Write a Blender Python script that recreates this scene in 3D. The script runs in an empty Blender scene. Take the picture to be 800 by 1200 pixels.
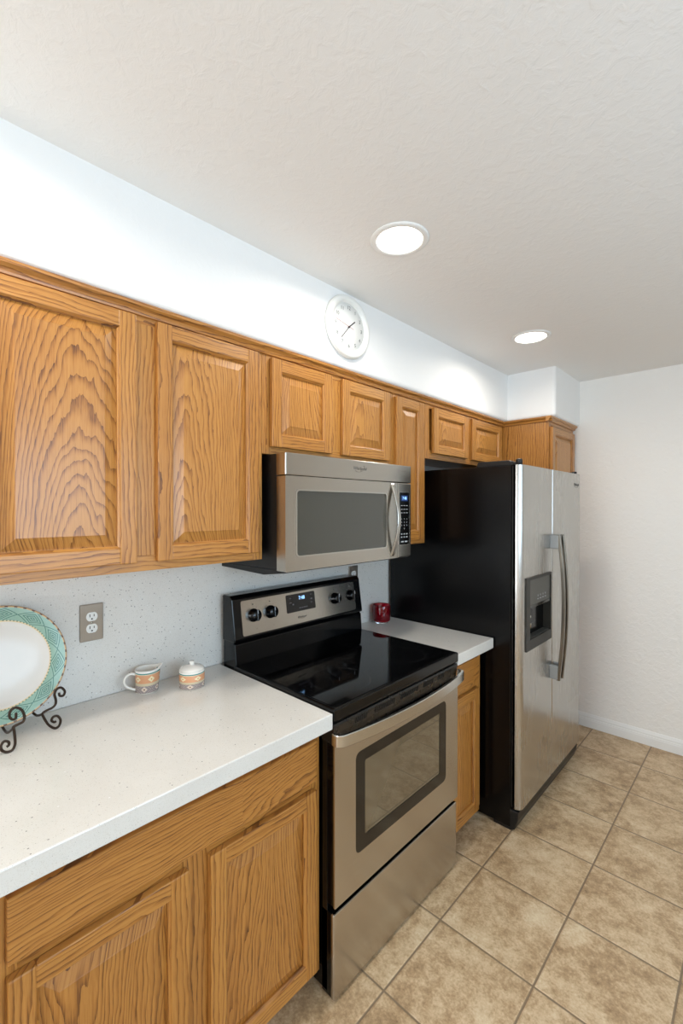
import bpy, bmesh, math, random
from mathutils import Vector, Matrix, noise as mnoise
random.seed(4)
C = bpy.context.scene.collection
SC = bpy.context.scene
R = math.radians
PI = math.pi

# ---------------------------------------------------------------- camera
cam_d = bpy.data.cameras.new('camera')
cam = bpy.data.objects.new('camera', cam_d)
C.objects.link(cam)
cam_d.sensor_fit = 'VERTICAL'
cam_d.sensor_height = 36.0
cam_d.lens = 526.89 / 1200 * 36.0
cam_d.clip_start = 0.02
cam.location = (1.6282, 0.0, 1.5502)
cam.rotation_euler = (R(90 - 0.488), 0, R(43.501))
SC.camera = cam

# ---------------------------------------------------------------- exposure, world, daylight
SC.view_settings.view_transform = 'Standard'
SC.view_settings.look = 'None'
SC.view_settings.gamma = 1.0
SC.view_settings.exposure = 0.14
SC.view_settings.use_curve_mapping = False
SC.cycles.max_bounces = 10
SC.cycles.diffuse_bounces = 6
SC.cycles.glossy_bounces = 5
SC.cycles.sample_clamp_indirect = 6.0
SC.cycles.use_denoising = True

W = bpy.data.worlds.new('sky')
SC.world = W
W.use_nodes = True
W.node_tree.nodes['Background'].inputs['Color'].default_value = (0.75, 0.88, 1.0, 1)
W.node_tree.nodes['Background'].inputs['Strength'].default_value = 0.8

def area(name, loc, rot, sx, sy, power, col):
    d = bpy.data.lights.new(name, 'AREA')
    d.shape = 'RECTANGLE'; d.size = sx; d.size_y = sy
    d.energy = power; d.color = col
    o = bpy.data.objects.new(name, d); C.objects.link(o)
    o.location = loc; o.rotation_euler = rot
    return o
# daylight from the window opposite the counter; the rear area light is added fill
area('window_daylight', (3.28, 0.55, 1.60), (0, R(97), 0), 1.0, 2.1, 41, (0.60, 0.81, 1.0))
area('rear_fill_light', (0.95, -2.90, 1.2), (R(112), 0, 0), 1.8, 2.0, 54, (0.92, 0.96, 1.0))  # unseen fill behind the camera, tilted up to lift the ceiling
LAMP_POWER = 4.1
LAMP_COL = (1.0, 0.93, 0.83)

# ---------------------------------------------------------------- node helper
class V:
    """a float socket with arithmetic"""
    def __init__(s, t, k): s.t = t; s.k = k
    def _m(s, op, *a):
        n = s.t.nodes.new('ShaderNodeMath'); n.operation = op
        for i, x in enumerate((s,) + a):
            if isinstance(x, V): s.t.links.new(x.k, n.inputs[i])
            else: n.inputs[i].default_value = x
        return V(s.t, n.outputs[0])
    def __add__(s, o): return s._m('ADD', o)
    __radd__ = __add__
    def __sub__(s, o): return s._m('SUBTRACT', o)
    def __rsub__(s, o): return (s * -1.0) + o
    def __mul__(s, o): return s._m('MULTIPLY', o)
    __rmul__ = __mul__
    def __truediv__(s, o): return s._m('DIVIDE', o)
    def __gt__(s, o): return s._m('GREATER_THAN', o)
    def __lt__(s, o): return s._m('LESS_THAN', o)
    def abs(s): return s._m('ABSOLUTE')
    def fract(s): return s._m('FRACT')
    def floor(s): return s._m('FLOOR')
    def sqrt(s): return s._m('SQRT')
    def pow(s, e): return s._m('POWER', e)
    def sin(s): return s._m('SINE')
    def max(s, o): return s._m('MAXIMUM', o)
    def min(s, o): return s._m('MINIMUM', o)
    def clamp(s):
        r = s._m('ADD', 0.0); r.k.node.use_clamp = True; return r
    def atan2(s, o): return s._m('ARCTAN2', o)

class M:
    def __init__(s, name):
        s.m = bpy.data.materials.new(name); s.m.use_nodes = True
        s.t = s.m.node_tree
        s.b = s.t.nodes['Principled BSDF']
    def new(s, kind, **kw):
        n = s.t.nodes.new(kind)
        for k, v in kw.items(): setattr(n, k, v)
        return n
    def link(s, a, b): s.t.links.new(a, b)
    def coord(s, which='Object'):
        n = s.new('ShaderNodeTexCoord'); return n.outputs[which]
    def xyz(s, which='Object'):
        n = s.new('ShaderNodeSeparateXYZ'); s.link(s.coord(which), n.inputs[0])
        return [V(s.t, n.outputs[i]) for i in range(3)]
    def vec(s, *a):
        n = s.new('ShaderNodeCombineXYZ')
        for i, x in enumerate(a):
            if isinstance(x, V): s.link(x.k, n.inputs[i])
            else: n.inputs[i].default_value = x
        return n.outputs[0]
    def noise(s, vec, scale, detail=3, rough=0.55, dist=0.0):
        n = s.new('ShaderNodeTexNoise')
        s.link(vec, n.inputs['Vector'])
        n.inputs['Scale'].default_value = scale; n.inputs['Detail'].default_value = detail
        n.inputs['Roughness'].default_value = rough; n.inputs['Distortion'].default_value = dist
        return V(s.t, n.outputs['Fac'])
    def ramp(s, fac, stops, interp='LINEAR'):
        n = s.new('ShaderNodeValToRGB'); n.color_ramp.interpolation = interp
        e = n.color_ramp.elements
        while len(e) < len(stops): e.new(0.5)
        for i, (p, c) in enumerate(stops):
            e[i].position = p; e[i].color = (*lin(c), 1)
        s.link(fac.k, n.inputs[0]); return n.outputs[0]
    def mix(s, fac, a, b, mode='MIX'):
        n = s.new('ShaderNodeMix', data_type='RGBA', blend_type=mode)
        for inp, x in ((n.inputs[0], fac), (n.inputs[6], a), (n.inputs[7], b)):
            if isinstance(x, V): s.link(x.k, inp)
            elif isinstance(x, (int, float)): inp.default_value = x
            elif isinstance(x, tuple): inp.default_value = (*lin(x), 1)
            else: s.link(x, inp)
        return n.outputs[2]
    def set(s, **kw):
        names = dict(color='Base Color', rough='Roughness', metal='Metallic', coat='Coat Weight', coat_rough='Coat Roughness',
                     trans='Transmission Weight', ior='IOR', spec='Specular IOR Level', emit='Emission Color', emit_s='Emission Strength',
                     aniso='Anisotropic', alpha='Alpha')
        for k, v in kw.items():
            inp = s.b.inputs[names[k]]
            if isinstance(v, V): s.link(v.k, inp)
            elif isinstance(v, tuple): inp.default_value = (*lin(v), 1)
            elif isinstance(v, (int, float)): inp.default_value = v
            else: s.link(v, inp)
        return s
    def bump(s, h, dist=0.002, strength=1.0):
        n = s.new('ShaderNodeBump'); n.inputs['Distance'].default_value = dist; n.inputs['Strength'].default_value = strength
        s.link(h.k if isinstance(h, V) else h, n.inputs['Height'])
        s.link(n.outputs[0], s.b.inputs['Normal'])
        return s

def lin(c):
    """0-255 sRGB triple to linear"""
    return tuple(((x / 255) / 12.92 if x / 255 <= 0.04045 else ((x / 255 + 0.055) / 1.055) ** 2.4) for x in c)

# ---------------------------------------------------------------- materials
def plain(name, col, rough=0.5, metal=0.0, **kw):
    m = M(name); m.set(color=col, rough=rough, metal=metal, **kw)
    n = m.noise(m.coord(), 60, 2)
    m.set(rough=(n - 0.5) * 0.06 + rough)
    return m.m

def oak(name, horizontal, figured=True):
    m = M(name)
    x, y, z = m.xyz()
    at = m.new('ShaderNodeAttribute', attribute_name='seed')
    seed = V(m.t, at.outputs['Fac'])
    along, across = (x + y, z) if horizontal else (z, x + y)
    s1 = (seed * 12.9898).sin() * 437.585
    r1 = s1.fract().abs(); r2 = (s1 * 1.731).fract().abs(); r3 = (s1 * 2.317).fract().abs()
    # tree rings cut by a slanting plane: cathedral figure, one heart per board
    al = (along / 1.3).fract() * 1.3
    flip = r2 > 0.55
    al = flip * (0.95 - al) + (1.0 - flip) * al
    wob = m.noise(m.vec(across * 6.0, along * 2.0, seed * 3.1), 1.0, 3, 0.55)
    wob2 = m.noise(m.vec(across * 45.0, along * 9.0, seed * 5.7), 1.0, 3, 0.6)
    if figured:
        a = across_local(m, across, r1) + (wob - 0.5) * 0.07
        b = al * (0.07 + 0.10 * r3) + 0.03 + (wob - 0.5) * 0.05
    else:
        a = (across * 1.7 + r1).fract() * 0.4 + 0.06 + (wob - 0.5) * 0.05
        b = al * 0.05 * r3 + 0.03
    rr = (a * a + b * b).sqrt()
    spc = m.noise(m.vec(rr * 30.0, seed, 0.0), 1.0, 2, 0.5)
    ring = (rr * 120.0 + (spc - 0.5) * 3.5 + (wob2 - 0.5) * 1.1).fract()
    late = ((ring - 0.35).max(0.0) * 1.54).pow(1.7) * ((ring < 0.97) * 1.0)
    fibre = m.noise(m.vec(across * 480.0, along * 16.0, seed), 1.0, 2, 0.6)
    fleck = m.noise(m.vec(across * 170.0, along * 3.0, seed * 2.0), 1.0, 3, 0.7)
    pores = ((fibre - 0.50) * 4.0).clamp()
    tone = m.noise(m.vec(across * 4.0, along * 1.0, seed * 9.0), 1.0, 2)
    g = (late * (0.12 + 0.95 * fibre) + pores * 0.26 + (fleck - 0.5) * 0.45 + (tone - 0.5) * 0.3 + r2 * 0.18 + 0.02).clamp()
    col = m.ramp(g, [(0.0, (191, 135, 66)), (0.35, (168, 111, 48)), (0.7, (122, 74, 29)), (1.0, (78, 44, 18))])
    m.set(color=col, rough=0.36, coat=0.25, coat_rough=0.22)
    m.bump(g * -1.0, 0.0004, 0.5)
    return m.m

def across_local(m, across, r):
    # shift the heart of the board to a place that differs from board to board
    return ((across * 2.6 + r).fract() - 0.5) * 0.385

OV = oak('oak vertical straight grain', False, False)
OH = oak('oak horizontal straight grain', True, False)
OVF = oak('oak vertical cathedral grain', False)
OHF = oak('oak horizontal cathedral grain', True)

def steel(name, axis, col=(186, 182, 175), rough=0.25):
    m = M(name); x, y, z = m.xyz()
    k = [220.0, 220.0, 220.0]; k[axis] = 2.0
    n = m.noise(m.vec(x * k[0], y * k[1], z * k[2]), 1.0, 3, 0.6)
    sm = m.noise(m.coord(), 5.0, 3, 0.6)
    m.set(color=m.mix(n, tuple(c - 4 for c in col), tuple(min(255, c + 4) for c in col)), metal=1.0, rough=(n - 0.5) * 0.03 + rough + (sm - 0.5) * 0.03, aniso=0.65)
    tg = m.new('ShaderNodeCombineXYZ'); tg.inputs[2 if axis == 1 else 1].default_value = 1.0
    m.link(tg.outputs[0], m.b.inputs['Tangent'])
    return m.m
ST_H = steel('brushed steel along the wall', 1, (194, 189, 181))
ST_V = steel('brushed steel upright', 2, (192, 190, 186), 0.27)
ST_PLATE = steel('brushed nickel plate', 2, (168, 160, 150), 0.34)
CHROME = plain('polished handle steel', (205, 203, 198), 0.22, 1.0)
HANDLE_DK = plain('satin handle steel', (128, 121, 110), 0.3, 1.0)
GREYPL = plain('silver plastic', (150, 152, 152), 0.42, 0.4)

BLACK = plain('gloss black enamel', (7, 7, 8), 0.14, spec=0.34)
BLACK_SATIN = plain('satin black', (13, 13, 14), 0.4)
def textured_black():
    m = M('black pebbled steel'); n = m.noise(m.coord(), 260, 2)
    m.set(color=(6, 6, 7), rough=0.24, spec=0.32); m.bump(n, 0.0005, 0.25); return m.m
BLACK_TEX = textured_black()
CHAR = plain('charcoal plastic', (46, 46, 44), 0.35)
GRAPH = plain('graphite panel', (88, 86, 80), 0.38, 0.3)
WHITE = plain('white plastic', (232, 232, 228), 0.35)
SLOT = plain('dark slot', (12, 12, 12), 0.6)
INK = plain('grey print', (74, 72, 68), 0.5)
INKLT = plain('pale print', (178, 180, 184), 0.5)
IRON = plain('dark bronze iron', (58, 44, 34), 0.42, 0.7)
WAX = plain('red wax', (190, 14, 44), 0.45)

def cooktop_mat():
    m = M('black ceramic glass'); x, y, z = m.xyz()
    acc = None
    for bx, by, br in ((0.235, 1.18, 0.083), (0.50, 1.18, 0.112), (0.235, 1.56, 0.083), (0.50, 1.56, 0.10)):
        d = (((x - bx) * (x - bx) + (y - by) * (y - by)).sqrt() - br).abs() < 0.0014
        acc = d if acc is None else acc.max(d)
    m.set(color=m.mix(acc, (6, 6, 7), (44, 44, 46)), rough=0.045)
    return m.m
GLASSTOP = cooktop_mat()

def oven_glass(name, col, rough=0.03):
    m = M(name)
    m.set(color=col, rough=rough, spec=0.5, ior=1.52)
    m.t.nodes['Principled BSDF'].inputs['Coat Weight'].default_value = 1.0
    m.t.nodes['Principled BSDF'].inputs['Coat Roughness'].default_value = 0.02
    m.t.nodes['Principled BSDF'].inputs['Coat IOR'].default_value = 1.7
    n = m.noise(m.coord(), 3, 2); m.set(rough=n * 0.02 + rough)
    return m.m
OVENGLASS = oven_glass('smoked oven glass', (92, 80, 60))
OVENRIM = plain('oven window black rim', (26, 23, 19), 0.12)
def mw_screen():
    m = M('microwave screened glass'); x, y, z = m.xyz()
    d = ((y * 420.0).fract() - 0.5).abs() + ((z * 420.0).fract() - 0.5).abs()
    m.set(color=m.mix((d < 0.45), (70, 70, 62), (40, 40, 36)), rough=0.12)
    m.b.inputs['Coat Weight'].default_value = 1.0; m.b.inputs['Coat Roughness'].default_value = 0.02
    return m.m
MWGLASS = mw_screen()

def glow(name, col, s):
    m = M(name); m.set(color=(10, 10, 14), emit=col, emit_s=s, rough=0.3)
    return m.m
LED = glow('blue lit digits', (150, 200, 255), 2.0)
LEDBACK = glow('blue lit screen', (40, 80, 150), 0.55)
LEDDIM = glow('dim display marks', (120, 120, 130), 0.4)
LENS = glow('lit lamp lens', (255, 250, 240), 8.0)

def wall_mat(name, col, amt):
    m = M(name); co = m.coord()
    n = m.noise(co, 30, 4, 0.6, 0.6); n2 = m.noise(co, 105, 2)
    h = ((n - 0.42) * 3.0).clamp() * 0.8 + n2 * 0.25
    m.set(color=col, rough=0.62); m.bump(h, amt, 0.6)
    return m.m
WALL = wall_mat('white wall paint', (240, 238, 234), 0.0035)
SOFFIT = wall_mat('smooth white soffit paint', (240, 240, 239), 0.0005)
CEIL = wall_mat('textured ceiling paint', (236, 235, 233), 0.0016)

def base_paint():
    m = M('white semigloss trim'); n = m.noise(m.coord(), 40, 2)
    m.set(color=(236, 236, 234), rough=n * 0.1 + 0.3); return m.m
TRIMW = base_paint()

def quartz():
    m = M('speckled white quartz'); co = m.coord()
    def specks(scale, thr, keep):
        v = m.new('ShaderNodeTexVoronoi', feature='F1'); m.link(co, v.inputs['Vector']); v.inputs['Scale'].default_value = scale
        d = V(m.t, v.outputs['Distance'])
        sp = m.new('ShaderNodeSeparateColor'); m.link(v.outputs['Color'], sp.inputs[0])
        return (d < thr) * (V(m.t, sp.outputs[0]) < keep), V(m.t, sp.outputs[1])
    a, ta = specks(105, 0.20, 0.10)
    b, tb = specks(260, 0.26, 0.16)
    c, tc = specks(420, 0.36, 0.5)
    n = m.noise(co, 10, 3)
    base = m.mix(n, (217, 214, 208), (226, 224, 219))
    col = m.mix(c * 0.35, base, (198, 193, 184))
    col = m.mix(b * 0.45, col, m.ramp(tb, [(0.0, (120, 116, 110)), (0.6, (160, 152, 140)), (1.0, (180, 160, 136))]))
    col = m.mix(a * 0.8, col, m.ramp(ta, [(0.0, (96, 96, 98)), (0.7, (142, 138, 132)), (1.0, (246, 246, 246))]))
    m.set(color=col, rough=0.16)
    return m.m
QUARTZ = quartz()

TS, TA, TB = 0.3432, 0.7414, 1.1318
def tile():
    m = M('beige ceramic floor tile'); x, y, z = m.xyz()
    u = (x - TA) / TS; v = (y - TB) / TS
    fu = (u.fract() - 0.5).abs(); fv = (v.fract() - 0.5).abs()
    e = fu.max(fv)
    wig = m.noise(m.coord(), 60, 2)
    grout = (e + (wig - 0.5) * 0.004) > 0.4905
    idn = (u.floor() * 12.71 + v.floor() * 78.23).sin() * 43.17
    rid = idn.fract().abs()
    sh = m.vec(x + rid * 7.0, y + rid * 3.0, rid * 5.0)
    n1 = m.noise(sh, 5.5, 5, 0.62, 0.4); n2 = m.noise(sh, 24, 5, 0.68, 0.3); n3 = m.noise(sh, 120, 3, 0.7)
    g = (n1 * 0.48 + n2 * 0.42 + n3 * 0.30 - 0.10)
    col = m.ramp(g, [(0.32, (128, 102, 74)), (0.45, (178, 149, 113)), (0.54, (206, 180, 145)), (0.66, (224, 206, 174))])
    col = m.mix((rid - 0.5) * 0.10 + 0.05, col, (168, 142, 102))
    col = m.mix(grout, col, (132, 112, 88))
    m.set(color=col, rough=(n2 - 0.5) * 0.25 + 0.42)
    edge = ((e - 0.478) * 60.0).clamp()
    m.bump(edge * -1.0 + n2 * 0.25, 0.0022, 0.7)
    return m.m
TILE = tile()

def red_glass():
    m = M('ruby glass'); m.set(color=(205, 8, 42), rough=0.04, trans=0.85, ior=1.45); n = m.noise(m.coord(), 10, 2); m.set(rough=n * 0.03 + 0.02); return m.m
def clear_glass(name='clear glass'):
    m = M(name); m.set(color=(244, 246, 246), rough=0.02, trans=1.0, ior=1.45); n = m.noise(m.coord(), 10, 2); m.set(rough=n * 0.02); return m.m
RUBY = red_glass(); CLEAR = clear_glass()

def ceramic(): 
    m = M('white glazed china'); n = m.noise(m.coord(), 8, 2); m.set(color=(236, 232, 224), rough=n * 0.06 + 0.12); return m.m
CHINA = ceramic()

def diamonds(m, th, q, count, half, q0):
    """ring-shaped diamond distance: 0 in a diamond's centre, 1 at its tips"""
    return ((th * count).fract() - 0.5).abs() * 2.0 + (q - q0).abs() / half

def banded(height):
    m = M('southwest banded china'); x, y, z = m.xyz()
    th = y.atan2(x) / (2 * PI) + 0.5
    h = z / height
    d1 = diamonds(m, th, h, 5.0, 0.26, 0.64)
    d2 = diamonds(m, th + 0.1, h, 5.0, 0.26, 0.22)
    col = m.ramp(h, [(0.0, (226, 220, 208)), (0.055, (166, 154, 148)), (0.36, (204, 188, 158)), (0.47, (216, 158, 118)), (0.82, (222, 205, 178)), (0.85, (72, 138, 134)), (0.91, (236, 232, 224))], 'CONSTANT')
    col = m.mix((d1 < 0.5) * 1.0, col, (232, 216, 176)); col = m.mix((d1 < 0.14) * 1.0, col, (206, 140, 96))
    inb = (h > 0.055) * (h < 0.36)
    zig = ((d2 * 2.5).fract() > 0.55) * inb
    col = m.mix(zig * 0.6, col, (128, 112, 118))
    col = m.mix((d2 < 0.42) * inb, col, (226, 206, 186)); col = m.mix((d2 < 0.16) * inb, col, (120, 96, 90))
    m.set(color=col, rough=0.16)
    return m.m

def plate_mat(r_in, r_out):
    m = M('teal rimmed china'); x, y, z = m.xyz()       # plate axis = local Z
    r = (x * x + y * y).sqrt(); th = y.atan2(x) / (2 * PI) + 0.5
    q = (r - r_in) / (r_out - r_in)
    d = diamonds(m, th + 0.03, q, 11.0, 0.44, 0.48)
    rings = ((d * 4.0 + 0.2).fract() > 0.60) * (d < 0.82)
    d2 = diamonds(m, th + 0.03 + 0.04545, q, 11.0, 0.9, 0.48)
    rings2 = ((d - 0.98).abs() < 0.05)
    mott = m.noise(m.coord(), 90, 3)
    green = m.mix(mott, (136, 170, 152), (160, 188, 172))
    col = m.mix((rings.max(rings2)) * 0.9, green, (66, 110, 104))
    rim = q > 0.885
    dash = ((th * 44.0).fract() < 0.34) * (q < 0.975)
    rimc = m.mix(dash * 1.0, (216, 182, 140), (128, 100, 88))
    col = m.mix(rim, col, rimc)
    inner = q < 0.085
    col = m.mix(inner, col, (222, 200, 160))
    dots = ((th * 90.0).fract() < 0.4) * (q > 0.04) * (q < 0.12)
    col = m.mix(dots * 0.8, col, (92, 120, 108))
    col = m.mix((r < r_in) * 1.0, col, (218, 213, 206))
    m.set(color=col, rough=0.2, spec=0.35)
    return m.m

# ---------------------------------------------------------------- mesh helpers
def seedlayer(bm):
    return bm.faces.layers.float.get('seed') or bm.faces.layers.float.new('seed')

def add_box(bm, lo, hi, bev=0.0, mat=0, seg=2):
    lay = seedlayer(bm)
    t = bmesh.new()
    bmesh.ops.create_cube(t, size=1.0)
    s = [hi[i] - lo[i] for i in range(3)]; c = [(hi[i] + lo[i]) / 2 for i in range(3)]
    for v in t.verts: v.co = Vector((v.co.x * s[0] + c[0], v.co.y * s[1] + c[1], v.co.z * s[2] + c[2]))
    if bev > 0: bmesh.ops.bevel(t, geom=list(t.edges), offset=bev, segments=seg, profile=0.5, affect='EDGES')
    merge(bm, t, mat)

def merge(bm, t, mat=0, smooth=False):
    lay = seedlayer(bm); sd = random.random() * 10
    mp = {}
    for v in t.verts: mp[v] = bm.verts.new(v.co)
    for f in t.faces:
        try: nf = bm.faces.new([mp[v] for v in f.verts])
        except ValueError: continue
        nf.material_index = mat; nf.smooth = smooth or f.smooth; nf[lay] = sd
    t.free()

def add_prism(bm, pts, axis, a, b, mat=0, bev=0.0):
    """closed 2D outline swept along an axis. axis 1: pts are (x,z); axis 0: (y,z); axis 2: (x,y)"""
    t = bmesh.new()
    def mk(p, q):
        return {0: (q, p[0], p[1]), 1: (p[0], q, p[1]), 2: (p[0], p[1], q)}[axis]
    A = [t.verts.new(mk(p, a)) for p in pts]; B = [t.verts.new(mk(p, b)) for p in pts]
    n = len(pts)
    for i in range(n): t.faces.new((A[i], A[(i + 1) % n], B[(i + 1) % n], B[i]))
    t.faces.new(A[::-1]); t.faces.new(B)
    bmesh.ops.recalc_face_normals(t, faces=list(t.faces))
    if bev > 0: bmesh.ops.bevel(t, geom=list(t.edges), offset=bev, segments=2, profile=0.5, affect='EDGES')
    merge(bm, t, mat)

def add_rrect(bm, y0, y1, z0, z1, x0, x1, rad, mat=0, seg=6, bev=0.0):
    """a slab facing +X with rounded corners"""
    pts = []
    for cy, cz, a0 in ((y1 - rad, z1 - rad, 0), (y0 + rad, z1 - rad, 90), (y0 + rad, z0 + rad, 180), (y1 - rad, z0 + rad, 270)):
        for k in range(seg + 1):
            a = R(a0 + 90 * k / seg); pts.append((cy + rad * math.cos(a), cz + rad * math.sin(a)))
    add_prism(bm, pts, 0, x0, x1, mat, bev)

def add_frame(bm, oy0, oy1, oz0, oz1, orad, iy0, iy1, iz0, iz1, irad, x0, x1, mat=0, seg=6):
    """rounded rectangular slab facing +X with a rounded rectangular hole"""
    def ring(y0, y1, z0, z1, rad):
        p = []
        for cy, cz, a0 in ((y1 - rad, z1 - rad, 0), (y0 + rad, z1 - rad, 90), (y0 + rad, z0 + rad, 180), (y1 - rad, z0 + rad, 270)):
            for k in range(seg + 1):
                a = R(a0 + 90 * k / seg); p.append((cy + rad * math.cos(a), cz + rad * math.sin(a)))
        return p
    t = bmesh.new(); O = ring(oy0, oy1, oz0, oz1, orad); I = ring(iy0, iy1, iz0, iz1, irad); n = len(O)
    vs = {}
    for nm, pts in (('o', O), ('i', I)):
        for k, x in ((0, x0), (1, x1)): vs[nm, k] = [t.verts.new((x, p[0], p[1])) for p in pts]
    for i in range(n):
        j = (i + 1) % n
        t.faces.new((vs['o', 1][i], vs['o', 1][j], vs['i', 1][j], vs['i', 1][i]))
        t.faces.new((vs['o', 0][i], vs['o', 0][j], vs['o', 1][j], vs['o', 1][i]))
        t.faces.new((vs['i', 1][i], vs['i', 1][j], vs['i', 0][j], vs['i', 0][i]))
        t.faces.new((vs['o', 0][j], vs['o', 0][i], vs['i', 0][i], vs['i', 0][j]))
    bmesh.ops.recalc_face_normals(t, faces=list(t.faces))
    merge(bm, t, mat)

def add_lathe(bm, prof, c=(0, 0, 0), seg=40, mat=0, axis='Z', sx=1.0, sy=1.0):
    t = bmesh.new(); rings = []
    for r, h in prof:
        ring = []
        for k in range(seg):
            a = 2 * PI * k / seg
            p = (r * math.cos(a) * sx, r * math.sin(a) * sy, h)
            if axis == 'X': p = (h, r * math.cos(a), r * math.sin(a))
            ring.append(t.verts.new((p[0] + c[0], p[1] + c[1], p[2] + c[2])))
        rings.append(ring)
    for A, B in zip(rings, rings[1:]):
        for k in range(seg):
            t.faces.new((A[k], A[(k + 1) % seg], B[(k + 1) % seg], B[k]))
    for ring, (r, h) in ((rings[0], prof[0]), (rings[-1], prof[-1])):
        if r > 1e-5:
            t.faces.new(ring)
    bmesh.ops.remove_doubles(t, verts=list(t.verts), dist=1e-6)
    bmesh.ops.recalc_face_normals(t, faces=list(t.faces))
    for f in t.faces: f.smooth = len(f.verts) < 5
    merge(bm, t, mat)

def smooth_path(pts, n=6):
    P = [Vector(p) for p in pts]; out = []
    for i in range(len(P) - 1):
        p0 = P[max(i - 1, 0)]; p1 = P[i]; p2 = P[i + 1]; p3 = P[min(i + 2, len(P) - 1)]
        for k in range(n):
            t = k / n
            out.append(0.5 * ((2 * p1) + (p2 - p0) * t + (2 * p0 - 5 * p1 + 4 * p2 - p3) * t * t + (3 * p1 - p0 - 3 * p2 + p3) * t ** 3))
    out.append(P[-1]); return out

def add_tube(bm, pts, rad, seg=10, mat=0, n=6, ry=None, ref=None, flat=True):
    """tube (or flat bar when ry is given) through points; ref = direction the first radius points to"""
    P = smooth_path(pts, n) if n else [Vector(p) for p in pts]
    t = bmesh.new(); rings = []; bars = []
    nrm = None
    for i, p in enumerate(P):
        d = (P[min(i + 1, len(P) - 1)] - P[max(i - 1, 0)]).normalized()
        if ref is not None: a = Vector(ref) - d * Vector(ref).dot(d)
        elif nrm is None:
            a = d.cross(Vector((0.3, 0.5, 0.8)))
        else: a = nrm - d * nrm.dot(d)
        a.normalize(); nrm = a; b = d.cross(a)
        r2 = ry if ry is not None else rad
        if ry is not None and flat:
            c = min(rad, r2) * 0.35
            bars.append([p + a * u + b * w for u, w in ((rad, -r2 + c), (rad, r2 - c), (rad - c, r2), (-rad + c, r2), (-rad, r2 - c), (-rad, -r2 + c), (-rad + c, -r2), (rad - c, -r2))])
            continue
        ring = []
        for k in range(seg):
            an = 2 * PI * k / seg
            ca, sa = math.cos(an), math.sin(an)
            ring.append(t.verts.new(p + a * rad * ca + b * r2 * sa))
        rings.append(ring)
    if bars:
        for k in range(8):
            va = [t.verts.new(q[k]) for q in bars]; vb = [t.verts.new(q[(k + 1) % 8]) for q in bars]
            for i in range(len(bars) - 1): t.faces.new((va[i], vb[i], vb[i + 1], va[i + 1])).smooth = True
        for q, fl in ((bars[0], 1), (bars[-1], -1)): t.faces.new([t.verts.new(c) for c in q][::fl])
        # outward faces
        cen = sum((v.co for v in t.verts), Vector()) / len(t.verts)
        for f in t.faces:
            if len(f.verts) == 4:
                m_ = f.calc_center_median(); axis = min((sum(q, Vector()) / 8 for q in bars), key=lambda w: (w - m_).length)
                if f.normal.dot(m_ - axis) == 0: f.normal_update()
                f.normal_update()
                if f.normal.dot(m_ - axis) < 0: f.normal_flip()
        merge(bm, t, mat); return
    for A, B in zip(rings, rings[1:]):
        for k in range(seg): t.faces.new((A[k], A[(k + 1) % seg], B[(k + 1) % seg], B[k]))
    t.faces.new(rings[0]); t.faces.new(rings[-1])
    bmesh.ops.recalc_face_normals(t, faces=list(t.faces))
    for f in t.faces: f.smooth = len(f.verts) == 4
    merge(bm, t, mat)

def obj(name, bm, mats, parent=None, label=None, loc=None, rot=None, smooth_angle=None):
    me = bpy.data.meshes.new(name)
    bm.to_mesh(me); bm.free()
    for m in (mats if isinstance(mats, (list, tuple)) else [mats]): me.materials.append(m)
    o = bpy.data.objects.new(name, me); C.objects.link(o)
    if parent: o.parent = parent
    if loc: o.location = loc
    if rot: o.rotation_euler = rot
    if label: o['label'] = label
    return o

def thing(name, label, cat, group=None, loc=(0, 0, 0)):
    """an Empty; parts are laid out in world coordinates, so it is shifted and the parts shifted back"""
    o = bpy.data.objects.new(name, None); C.objects.link(o)
    o.empty_display_size = 0.05
    o['label'] = label; o['category'] = cat
    if group: o['group'] = group
    o.location = loc
    return o

def part(name, bm, mats, root, label=None):
    """part drawn in world coordinates under a root that stands elsewhere"""
    top = root; off = Vector((0, 0, 0))
    while top: off += Vector(top.location); top = top.parent
    o = obj(name, bm, mats, root, label)
    o.location = -off
    return o

def struct(name, bm, mats):
    o = obj(name, bm, mats); o['kind'] = 'structure'; return o

def B(): 
    bm = bmesh.new(); seedlayer(bm); return bm

def text_bm(body, size, origin, right, up, depth=0.0006, align='CENTER', shear=0.0, space=1.0):
    """lettering as mesh: right/up are world directions on the face it is printed on"""
    cu = bpy.data.curves.new('txt', 'FONT'); cu.body = body; cu.size = size; cu.extrude = depth / 2
    cu.align_x = align; cu.align_y = 'CENTER'; cu.shear = shear; cu.space_character = space; cu.resolution_u = 3
    o = bpy.data.objects.new('txt', cu); C.objects.link(o)
    bpy.context.view_layer.update()
    me = o.to_mesh(); t = bmesh.new(); t.from_mesh(me); o.to_mesh_clear()
    bpy.data.objects.remove(o); bpy.data.curves.remove(cu)
    r = Vector(right).normalized(); u = Vector(up).normalized(); nn = r.cross(u)
    for v in t.verts: v.co = Vector(origin) + r * v.co.x + u * v.co.y + nn * v.co.z
    return t

# ---------------------------------------------------------------- room
XW, YF, ZC = -0.012, 3.512, 2.4525
XR, YB = 3.3, -3.0
ZS = 2.137
bm = B(); add_box(bm, (XW - 0.1, YB - 0.1, -0.08), (XR + 0.1, YF + 0.1, 0.0)); struct('floor', bm, TILE)
bm = B(); add_box(bm, (XW - 0.1, YB - 0.1, ZC), (XR + 0.1, YF + 0.1, ZC + 0.1)); struct('ceiling', bm, CEIL)
bm = B(); add_box(bm, (XW - 0.1, YB, 0), (XW, YF, ZC)); struct('wall_left', bm, WALL)
bm = B(); add_box(bm, (XW - 0.1, YF, 0), (XR + 0.1, YF + 0.1, ZC)); struct('wall_far', bm, WALL)
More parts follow.
